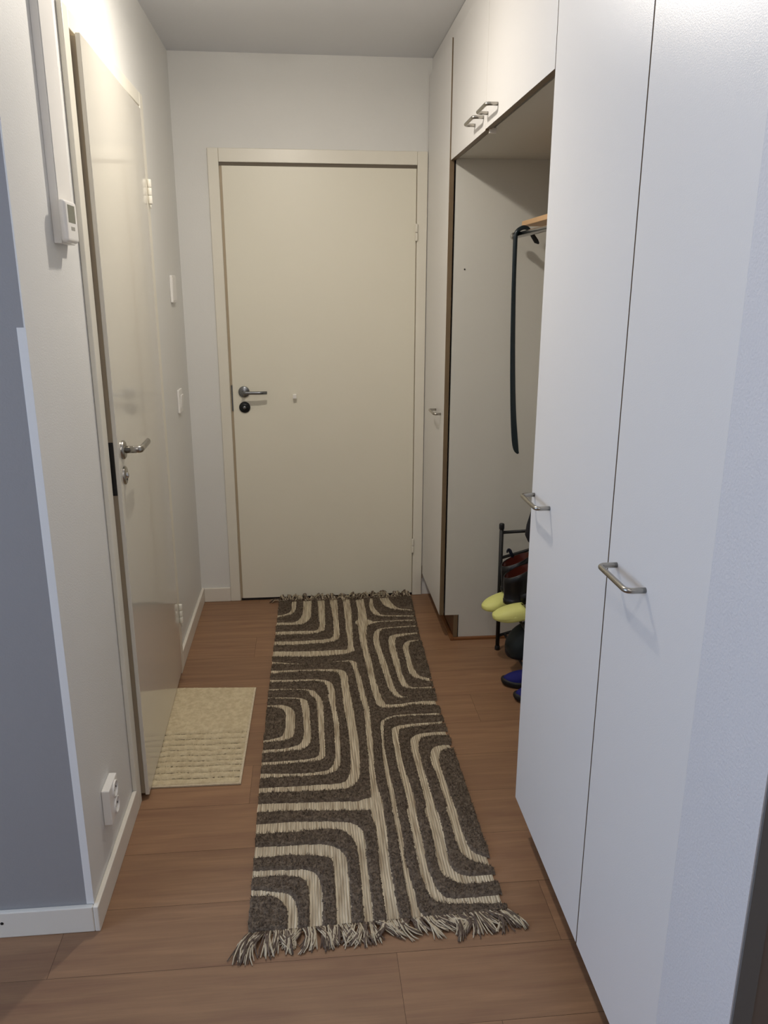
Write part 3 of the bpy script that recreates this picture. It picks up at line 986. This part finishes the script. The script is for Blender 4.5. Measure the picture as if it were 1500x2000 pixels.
# ------------------------------------------------------------------ runner rug
EL = [(0.383, -0.055), (0.368, -1.078), (0.367, -1.675), (0.369, -1.792), (0.371, -2.168)]
ER = [(1.047, -0.042), (1.025, -0.538), (1.011, -1.099), (1.015, -1.709), (1.018, -2.153)]
STRIPES = [
 [[0.457,-0.049,0.018],[0.457,-0.072,0.0172],[0.454,-0.167,0.0144],[0.431,-0.219,0.024],[0.385,-0.239,0.03],[0.361,-0.241,0.031]],
 [[0.523,-0.04,0.035],[0.523,-0.07,0.0352],[0.52,-0.202,0.0335],[0.506,-0.291,0.0434],[0.466,-0.332,0.0389],[0.388,-0.327,0.0366],[0.364,-0.326,0.0366]],
 [[0.591,-0.046,0.029],[0.591,-0.077,0.029],[0.59,-0.209,0.025],[0.589,-0.372,0.021],[0.567,-0.428,0.0322],[0.493,-0.434,0.04],[0.381,-0.432,0.04],[0.363,-0.433,0.04]],
 [[0.651,-0.036,0.0315],[0.653,-0.075,0.032],[0.655,-0.243,0.02],[0.655,-0.391,0.018],[0.649,-0.48,0.0233],[0.622,-0.526,0.0378],[0.493,-0.54,0.0399],[0.379,-0.537,0.043],[0.362,-0.538,0.0431]],
 [[0.717,-0.042,0.0288],[0.716,-0.08,0.0287],[0.716,-0.249,0.027],[0.712,-0.422,0.0229],[0.709,-0.582,0.017],[0.701,-0.639,0.0339],[0.643,-0.65,0.0517],[0.543,-0.656,0.0557],[0.383,-0.641,0.0504],[0.361,-0.639,0.0505]],
 [[0.785,-0.033,0.0349],[0.784,-0.076,0.0345],[0.785,-0.227,0.0337],[0.779,-0.35,0.0361],[0.769,-0.491,0.0257],[0.771,-0.634,0.02],[0.776,-0.766,0.02],[0.778,-0.89,0.018],[0.784,-1.005,0.0207],[0.791,-1.077,0.0237],[0.807,-1.118,0.0282],[0.864,-1.119,0.0206],[0.931,-1.108,0.022],[1.01,-1.115,0.038],[1.027,-1.115,0.038]],
 [[0.785,-0.344,0.0789],[0.806,-0.35,0.0479],[0.828,-0.351,0.0267],[0.872,-0.343,0.0187],[1.015,-0.342,0.019],[1.037,-0.343,0.019]],
 [[0.846,-0.023,0.0061],[0.844,-0.054,0.0061],[0.836,-0.144,0.0153],[0.849,-0.232,0.0232],[0.878,-0.275,0.0218],[1.018,-0.293,0.0202],[1.043,-0.297,0.0192]],
 [[0.909,-0.044,0.0383],[0.911,-0.083,0.0394],[0.925,-0.152,0.0443],[0.959,-0.2,0.0288],[1.02,-0.22,0.0231],[1.041,-0.227,0.0231]],
 [[1.039,-0.406,0.0173],[1.019,-0.409,0.0178],[0.891,-0.42,0.0178],[0.844,-0.441,0.0161],[0.825,-0.533,0.0189],[0.829,-0.662,0.0185],[0.836,-0.772,0.0206],[0.842,-0.886,0.0186],[0.848,-0.983,0.0177],[0.864,-1.044,0.0188],[0.884,-1.057,0.0109],[0.9,-1.056,0.002]],
 [[1.039,-0.481,0.0157],[1.017,-0.486,0.0173],[0.925,-0.505,0.0331],[0.898,-0.533,0.0244],[0.889,-0.622,0.0226],[0.891,-0.756,0.0205],[0.892,-0.86,0.0156],[0.901,-0.954,0.0189],[0.925,-0.99,0.0159],[1.009,-0.993,0.015],[1.03,-0.993,0.014]],
 [[1.033,-0.561,0.017],[1.009,-0.562,0.0165],[0.968,-0.576,0.019],[0.947,-0.627,0.0182],[0.945,-0.739,0.014],[0.945,-0.834,0.0196],[0.96,-0.901,0.0266],[1.007,-0.929,0.0225],[1.025,-0.937,0.0224]],
 [[0.359,-0.72,0.0189],[0.379,-0.724,0.0183],[0.47,-0.743,0.0089],[0.514,-0.742,0.001]],
 [[0.591,-0.741,0.002],[0.659,-0.736,0.0109],[0.707,-0.744,0.0212],[0.716,-0.792,0.0107],[0.723,-0.875,0.0144],[0.728,-0.971,0.0143],[0.732,-1.072,0.014],[0.731,-1.036,0.0161],[0.738,-1.133,0.0133],[0.735,-1.263,0.0128],[0.733,-1.356,0.013],[0.728,-1.484,0.0109],[0.726,-1.563,0.011],[0.725,-1.623,0.018],[0.73,-1.695,0.026],[0.725,-1.751,0.031],[0.73,-1.802,0.024],[0.727,-1.904,0.02],[0.725,-1.998,0.023],[0.726,-2.09,0.023],[0.729,-2.164,0.027],[0.728,-2.193,0.0268]],
 [[0.358,-0.808,0.027],[0.377,-0.807,0.026],[0.495,-0.805,0.016],[0.58,-0.809,0.02],[0.646,-0.822,0.0285],[0.665,-0.859,0.0239],[0.667,-0.966,0.022],[0.672,-1.084,0.026],[0.667,-1.052,0.024],[0.673,-1.138,0.0275],[0.676,-1.228,0.023],[0.678,-1.323,0.025],[0.677,-1.42,0.024],[0.674,-1.495,0.0233],[0.664,-1.557,0.0271],[0.639,-1.593,0.0314],[0.581,-1.599,0.029],[0.491,-1.598,0.025],[0.367,-1.597,0.024],[0.349,-1.598,0.0232]],
 [[0.357,-0.887,0.0251],[0.373,-0.886,0.026],[0.472,-0.889,0.0189],[0.55,-0.89,0.0155],[0.596,-0.912,0.0209],[0.612,-0.97,0.0184],[0.616,-1.052,0.014],[0.611,-1.013,0.018],[0.616,-1.111,0.0122],[0.622,-1.223,0.012],[0.621,-1.345,0.011],[0.619,-1.432,0.0102],[0.607,-1.497,0.0187],[0.574,-1.521,0.0191],[0.491,-1.525,0.014],[0.365,-1.521,0.027],[0.345,-1.522,0.027]],
 [[0.356,-0.954,0.0128],[0.372,-0.955,0.014],[0.473,-0.959,0.0099],[0.531,-0.976,0.0146],[0.542,-1.0,0.0212],[0.564,-1.053,0.0159],[0.567,-1.169,0.016],[0.568,-1.294,0.012],[0.568,-1.402,0.0127],[0.552,-1.441,0.0227],[0.49,-1.449,0.015],[0.371,-1.454,0.018],[0.35,-1.455,0.018]],
 [[0.352,-1.016,0.0107],[0.371,-1.018,0.0108],[0.488,-1.035,0.0139],[0.509,-1.08,0.0209],[0.516,-1.194,0.017],[0.517,-1.308,0.0196],[0.499,-1.36,0.0313],[0.442,-1.377,0.017],[0.367,-1.381,0.018],[0.346,-1.382,0.017]],
 [[0.344,-1.075,0.0109],[0.368,-1.08,0.0109],[0.424,-1.088,0.0224],[0.454,-1.127,0.0263],[0.457,-1.218,0.026],[0.449,-1.293,0.0307],[0.415,-1.312,0.022],[0.367,-1.319,0.011],[0.352,-1.32,0.011]],
 [[1.035,-1.192,0.012],[1.005,-1.194,0.012],[0.854,-1.193,0.0119],[0.799,-1.215,0.0085],[0.785,-1.258,0.0041],[0.777,-1.369,0.001],[0.774,-1.472,0.006],[0.775,-1.56,0.0072],[0.778,-1.636,0.008],[0.779,-1.728,0.007],[0.777,-1.73,0.006],[0.78,-1.807,0.0071],[0.78,-1.871,0.006],[0.778,-1.931,0.003],[0.78,-2.016,0.008],[0.784,-2.083,0.0112],[0.785,-2.127,0.014],[0.791,-2.164,0.0276],[0.789,-2.199,0.0296]],
 [[1.035,-1.25,0.0156],[1.006,-1.254,0.0147],[0.85,-1.269,0.0212],[0.826,-1.309,0.016],[0.822,-1.408,0.013],[0.822,-1.509,0.013],[0.829,-1.603,0.0165],[0.832,-1.691,0.016],[0.829,-1.773,0.015],[0.827,-1.735,0.019],[0.829,-1.82,0.018],[0.829,-1.898,0.018],[0.828,-1.958,0.016],[0.833,-2.028,0.0178],[0.846,-2.083,0.0225],[0.876,-2.106,0.0167],[0.932,-2.11,0.016],[1.023,-2.112,0.028],[1.042,-2.113,0.027]],
 [[1.037,-1.325,0.022],[1.009,-1.326,0.022],[0.929,-1.328,0.0228],[0.891,-1.352,0.0241],[0.882,-1.414,0.0196],[0.883,-1.515,0.016],[0.886,-1.609,0.017],[0.888,-1.71,0.019],[0.889,-1.791,0.021],[0.885,-1.74,0.03],[0.89,-1.825,0.027],[0.887,-1.911,0.024],[0.887,-1.985,0.0254],[0.906,-2.021,0.03],[0.947,-2.038,0.0247],[1.02,-2.034,0.02],[1.043,-2.032,0.0191]],
 [[1.032,-1.407,0.0205],[1.009,-1.41,0.0205],[0.958,-1.419,0.0258],[0.94,-1.479,0.0215],[0.942,-1.56,0.014],[0.946,-1.644,0.014],[0.949,-1.73,0.015],[0.949,-1.823,0.0148],[0.947,-1.737,0.0235],[0.948,-1.823,0.017],[0.951,-1.902,0.0223],[0.966,-1.945,0.0255],[1.011,-1.975,0.0259],[1.034,-1.986,0.0259]],
 [[0.346,-1.683,0.039],[0.367,-1.683,0.038],[0.492,-1.687,0.035],[0.621,-1.696,0.0408],[0.673,-1.7,0.0434],[0.704,-1.693,0.0531],[0.725,-1.681,0.0363]],
 [[0.346,-1.78,0.0411],[0.37,-1.78,0.041],[0.484,-1.779,0.041],[0.59,-1.782,0.0298],[0.643,-1.802,0.0382],[0.664,-1.852,0.0252],[0.667,-1.913,0.015],[0.668,-2.006,0.014],[0.668,-2.098,0.016],[0.668,-2.159,0.014],[0.666,-2.193,0.0132]],
 [[0.353,-1.879,0.042],[0.373,-1.879,0.042],[0.485,-1.879,0.0371],[0.561,-1.887,0.0446],[0.601,-1.918,0.0331],[0.606,-1.979,0.03],[0.607,-2.053,0.03],[0.606,-2.129,0.03],[0.605,-2.199,0.028]],
 [[0.348,-1.962,0.024],[0.37,-1.963,0.023],[0.461,-1.966,0.0187],[0.515,-1.978,0.029],[0.534,-2.014,0.0265],[0.537,-2.079,0.026],[0.535,-2.192,0.024]],
 [[0.349,-2.03,0.0194],[0.37,-2.032,0.0196],[0.429,-2.04,0.0124],[0.463,-2.059,0.0228],[0.478,-2.104,0.0171],[0.479,-2.187,0.016]],
]

rug = thing('runner_rug', (0.70, -1.10, 0), 'long cream runner rug with raised brown geometric pile and fringed ends', 'rug')
rs = np.random.RandomState(3)
NXG, NYG = 232, 740
sv = np.linspace(0, 1, NXG); tv = np.linspace(0, 1, NYG)
def edge(E, t):
    e = np.array(E)
    d = np.r_[0, np.cumsum(np.abs(np.diff(e[:, 1])))]; d /= d[-1]
    return np.interp(t, d, e[:, 0]), np.interp(t, d, e[:, 1])
lx, ly = edge(EL, tv); rx, ry = edge(ER, tv)
def smooth_noise(n, k, seed):
    r = np.random.RandomState(seed); c = r.randn(k)
    return np.interp(np.linspace(0, k - 1, n), np.arange(k), c)
lx = lx + 0.0012 * smooth_noise(NYG, 120, 1); rx = rx + 0.0012 * smooth_noise(NYG, 120, 2)
GX = lx[:, None] * (1 - sv) + rx[:, None] * sv
GY = ly[:, None] * (1 - sv) + ry[:, None] * sv
ROWY = GY.mean(axis=1)
sd = np.full(GX.shape, 1.0)
for st in STRIPES:
    P = np.array(catmull(st, 5))
    P[:, 2] = np.maximum(P[:, 2], 0.0)
    for a, c in zip(P, P[1:]):
        y0, y1 = sorted((a[1], c[1]))
        m = np.where((ROWY > y0 - 0.07) & (ROWY < y1 + 0.07))[0]
        if len(m) == 0: continue
        i0, i1 = m[0], m[-1] + 1
        X, Y = GX[i0:i1], GY[i0:i1]
        dx, dy = c[0] - a[0], c[1] - a[1]
        L2 = dx * dx + dy * dy + 1e-12
        t = np.clip(((X - a[0]) * dx + (Y - a[1]) * dy) / L2, 0, 1)
        d = np.hypot(X - a[0] - t * dx, Y - a[1] - t * dy) - (a[2] + (c[2] - a[2]) * t) / 2
        sd[i0:i1] = np.minimum(sd[i0:i1], d)
# ragged tuft borders
def noise2(shape, cells, seed):
    r = np.random.RandomState(seed); c = r.randn(*cells)
    yi = np.linspace(0, cells[0] - 1.001, shape[0]); xi = np.linspace(0, cells[1] - 1.001, shape[1])
    y0 = yi.astype(int); x0 = xi.astype(int); fy_ = (yi - y0)[:, None]; fx_ = (xi - x0)[None, :]
    return (c[y0][:, x0] * (1 - fy_) * (1 - fx_) + c[y0 + 1][:, x0] * fy_ * (1 - fx_) + c[y0][:, x0 + 1] * (1 - fy_) * fx_ + c[y0 + 1][:, x0 + 1] * fy_ * fx_)
sd = sd + 0.0007 * noise2(sd.shape, (300, 100), 5) + 0.0005 * noise2(sd.shape, (700, 220), 6) - 0.0050
edge_d = np.minimum(np.minimum(GX - lx[:, None], rx[:, None] - GX), np.minimum((GY - ry.min()) , (ly.max() - GY)) + 0.004)
sp = np.clip(np.minimum(sd / 0.004, (edge_d + 0.001) / 0.005), 0, 1)
prof = np.sqrt(np.clip(1 - (1 - sp) ** 2, 0, 1))
HZ = 0.0035 + prof * (0.0085 + 0.0012 * noise2(sd.shape, (180, 56), 8)) + prof * 0.0009 * noise2(sd.shape, (600, 190), 9)

def grid_mesh(name, X, Y, Z, keep=None):
    ny, nx = X.shape
    co = np.stack([X, Y, Z], -1).reshape(-1, 3)
    idx = np.arange(ny * nx).reshape(ny, nx)
    q = np.stack([idx[:-1, :-1], idx[:-1, 1:], idx[1:, 1:], idx[1:, :-1]], -1)[:, :, ::-1]
    if keep is not None: q = q[keep]
    q = q.reshape(-1, 4)
    used = np.unique(q); remap = np.zeros(ny * nx, int); remap[used] = np.arange(len(used))
    return co[used], remap[q]
def mesh_np(name, co, quads):
    me = bpy.data.meshes.new(name)
    n, k = quads.shape
    me.vertices.add(len(co)); me.vertices.foreach_set('co', co.astype(np.float32).ravel())
    me.loops.add(n * k); me.loops.foreach_set('vertex_index', quads.astype(np.int32).ravel())
    me.polygons.add(n); me.polygons.foreach_set('loop_start', np.arange(0, n * k, k, dtype=np.int32))
    me.polygons.foreach_set('loop_total', np.full(n, k, dtype=np.int32))
    me.update(calc_edges=True); me.validate()
    return me
O3 = np.array([0.70, -1.10, 0])
keep = sp[:-1, :-1] + sp[1:, 1:] + sp[1:, :-1] + sp[:-1, 1:] > 0.02
co, q = grid_mesh('pile', GX, GY, HZ, keep)
# shaggy tips: a little fin per tuft, merged into the same pile mesh
nb = 60000
ii = rs.randint(0, NYG - 1, nb * 2); jj = rs.randint(0, NXG - 1, nb * 2)
ok = sp[ii, jj] > 0.25
ii, jj = ii[ok][:nb], jj[ok][:nb]
m_ = len(ii)
bx = GX[ii, jj] + rs.uniform(-.0015, .0015, m_); by = GY[ii, jj] + rs.uniform(-.0015, .0015, m_); bz = HZ[ii, jj] - 0.002
th_ = rs.uniform(0, 2 * PI, m_); wv = rs.uniform(0.0008, 0.0015, m_); ln = rs.uniform(0.005, 0.0095, m_)
lean = rs.uniform(0, 2 * PI, m_); la = rs.uniform(0.2, 1.15, m_)
base = np.stack([bx, by, bz], -1)
side = np.stack([np.cos(th_) * wv, np.sin(th_) * wv, np.zeros(m_)], -1)
tip = np.stack([np.cos(lean) * np.sin(la) * ln, np.sin(lean) * np.sin(la) * ln, np.cos(la) * ln], -1)
bl = np.stack([base - side, base + side, base + side * 0.4 + tip, base - side * 0.4 + tip], 1).reshape(-1, 3)
bq = np.arange(m_ * 4).reshape(-1, 4) + len(co)
me = mesh_np('pile', np.vstack([co, bl]) - O3, np.vstack([q, bq]))
link('pile', me, 'brown_pile', rug, smooth=True)['label'] = 'raised brown tufted pile bands'
# woven ground
s2 = slice(None, None, 4)
wx, wy = GX[::4, ::4], GY[::4, ::4]
wz = 0.0036 + 0.0002 * noise2(wx.shape, (60, 50), 12)
co, q = grid_mesh('w', wx, wy, wz)
co2 = co.copy(); co2[:, 2] = 0.0006
me = mesh_np('woven_ground', np.vstack([co, co2]) - O3, np.vstack([q, q[:, ::-1] + len(co)]))
link('woven_ground', me, 'cream_weave', rug, smooth=True)['label'] = 'flat cream woven ground'

# fringe: knotted tassels of brown and cream strands
def tassel(x, y, dirx, diry, L, lift, seed, ns=14):
    r = random.Random(seed)
    bm = bmesh.new()
    sgn = -1 if diry < 0 else 1
    t = bmesh.new()
    tube(t, [(x - 0.006, y - sgn * 0.002, 0.006), (x, y + sgn * 0.002, 0.0095), (x + 0.006, y - sgn * 0.001, 0.006)], [0.003, 0.005, 0.003], 8)
    for f in t.faces: f.material_index = r.randint(0, 1)
    merge(bm, t)
    bend0 = r.gauss(0, 0.45)
    for s in range(ns):
        a = dirx + r.gauss(0, 0.11); l = L * r.uniform(0.72, 1.08)
        ox = r.uniform(-0.006, 0.006)
        h0 = r.uniform(0.004, 0.010)
        P = []
        bend = bend0 + r.gauss(0, 0.12)
        for k in range(6):
            u = k / 5
            aa = a + bend * u
            px_ = x + ox + math.sin(aa) * l * u + r.gauss(0, 0.0006)
            py_ = y + diry * math.cos(aa) * l * u
            hz = h0 * (1 - u) + 0.0022 + r.random() * 0.003 + lift * math.sin(PI * min(1, u * 1.0)) * r.uniform(0.5, 1)
            if py_ > -0.012: hz += (py_ + 0.012); py_ = -0.012
            P.append((px_, py_, hz))
        tube(bm, P, [0.0019, 0.0019, 0.0018, 0.0018, 0.0017, 0.0013], 6, mi=1 if r.random() < 0.52 else 0)
    return bm
r = random.Random(11)
nt_ = 44
for k in range(nt_):
    u = (k + 0.5) / nt_
    x = EL[-1][0] + (ER[-1][0] - EL[-1][0]) * u
    y = EL[-1][1] + (ER[-1][1] - EL[-1][1]) * u - 0.003
    if u < 0.06: a, L = -0.55, 0.085
    elif u < 0.55: a, L = 0.12 + r.gauss(0, 0.22), r.uniform(0.056, 0.072)
    elif u < 0.72: a, L = r.gauss(0.1, 0.3), r.uniform(0.042, 0.070)
    else: a, L = 0.45 + r.gauss(0, 0.22), r.uniform(0.058, 0.076)
    part('tassel', tassel(x, y, a, -1, L, 0.006, 100 + k), ['tassel_brown', 'tassel_cream'], rug)
for k in range(nt_):
    u = (k + 0.5) / nt_
    x = EL[0][0] + (ER[0][0] - EL[0][0]) * u
    y = EL[0][1] + (ER[0][1] - EL[0][1]) * u + 0.002
    a = -1.2 if u < 0.03 else r.gauss(0, 0.8)
    part('tassel', tassel(x, y, a, 1, r.uniform(0.036, 0.052), r.uniform(0.008, 0.034), 300 + k, 10), ['tassel_brown', 'tassel_cream'], rug)

# ------------------------------------------------------------------ small beige mat in front of the side door
mt = thing('bath_mat', (0.16, -1.24, 0), 'small beige doormat with ribbed near half, on the floor against the side door', 'mat')
mx, my = 150, 260
U = np.linspace(0, 1, mx)[None, :]; V = np.linspace(0, 1, my)[:, None]
c00, c10, c01, c11 = (0.000, -0.905), (0.320, -0.929), (0.006, -1.548), (0.308, -1.553)
MX = (c00[0] * (1 - U) + c10[0] * U) * (1 - V) + (c01[0] * (1 - U) + c11[0] * U) * V
MY = (c00[1] * (1 - U) + c10[1] * U) * (1 - V) + (c01[1] * (1 - U) + c11[1] * U) * V
grooves = [-1.246,-1.28,-1.315,-1.347,-1.38,-1.412,-1.441,-1.477,-1.51]
mz = np.full(MX.shape, 0.0098) + 0.0005 * noise2(MX.shape, (90, 60), 21) + 0.0005 * noise2(MX.shape, (200, 120), 22)
wob = 0.0022 * noise2(MX.shape, (4, 14), 23)
for g in grooves:
    gl = g + (U - 0.4) * -0.006 + wob
    mz = mz - 0.0080 * np.exp(-((MY - gl) / 0.0062) ** 2)
yt = grooves[0] + 0.02
rib = (MY < yt)
de = np.minimum(np.minimum(U * 0.31, (1 - U) * 0.31), np.minimum(V * 0.62, (1 - V) * 0.62))
mz = np.where(de < 0.007, 0.0045, mz)
co, q = grid_mesh('m', MX + 0 * V, MY + 0 * U, mz, ((de > 0.006) & (mz > 0.0036))[:-1, :-1])
OM = np.array([0.16, -1.24, 0])
link('pile', mesh_np('pile', co - OM, q), 'mat_pile', mt, smooth=True)
bm = bmesh.new()
def quadbar(a, b, c, d, z1):
    plate(bm, [a, b, c, d], 0.0005, z1)
C_ = [Vector(c) for c in (c00, c10, c11, c01)]
ctr = sum(C_, Vector((0, 0))) / 4
I_ = [c + Vector((0.0075 if c.x < ctr.x else -0.0075, 0.0075 if c.y < ctr.y else -0.0075)) for c in C_]
for k in range(4):
    quadbar(C_[k], C_[(k + 1) % 4], I_[(k + 1) % 4], I_[k], 0.0060)
ol = [(c00[0], c00[1]), (c10[0], c10[1]), (c11[0], c11[1]), (c01[0], c01[1])]
part('border', bm, 'mat_border', mt)
bm = bmesh.new()
plate(bm, ol, 0.0006, 0.0018)
part('backing', bm, 'mat_backing', mt)

# ------------------------------------------------------------------ ceiling lamps (all out of view, the rear one added as fill)
def ceiling_lamp(x, y, label):
    o = thing('ceiling_lamp', (x, y, H), label, 'ceiling lamp', 'flush ceiling lamps')
    bm = bmesh.new()
    lathe(bm, [(0, -0.0005), (0.075, -0.0005), (0.078, -0.006), (0.078, -0.040), (0.070, -0.046), (0, -0.046)], facing((0, 0, 1), (x, y, H)), 40)
    base_ = part('base', bm, 'lamp_metal', o)
    bm = bmesh.new()
    lathe(bm, [(0.012, -0.0465), (0.030, -0.052), (0.030, -0.058), (0.026, -0.062), (0, -0.063)], facing((0, 0, 1), (x, y, H)), 32)
    part('diffuser', bm, 'lamp_glass', base_)
ceiling_lamp(LAMP_A[0], LAMP_A[1], 'flush white ceiling lamp in the hall, between the side door and the overhead cabinet')
ceiling_lamp(LAMP_B[0], LAMP_B[1], 'flush white ceiling lamp just outside the hall, level with the dark-faced wall end')
ceiling_lamp(FILL_C[0], FILL_C[1], 'unseen ceiling lamp added as fill, deep in the room in front of the hall')
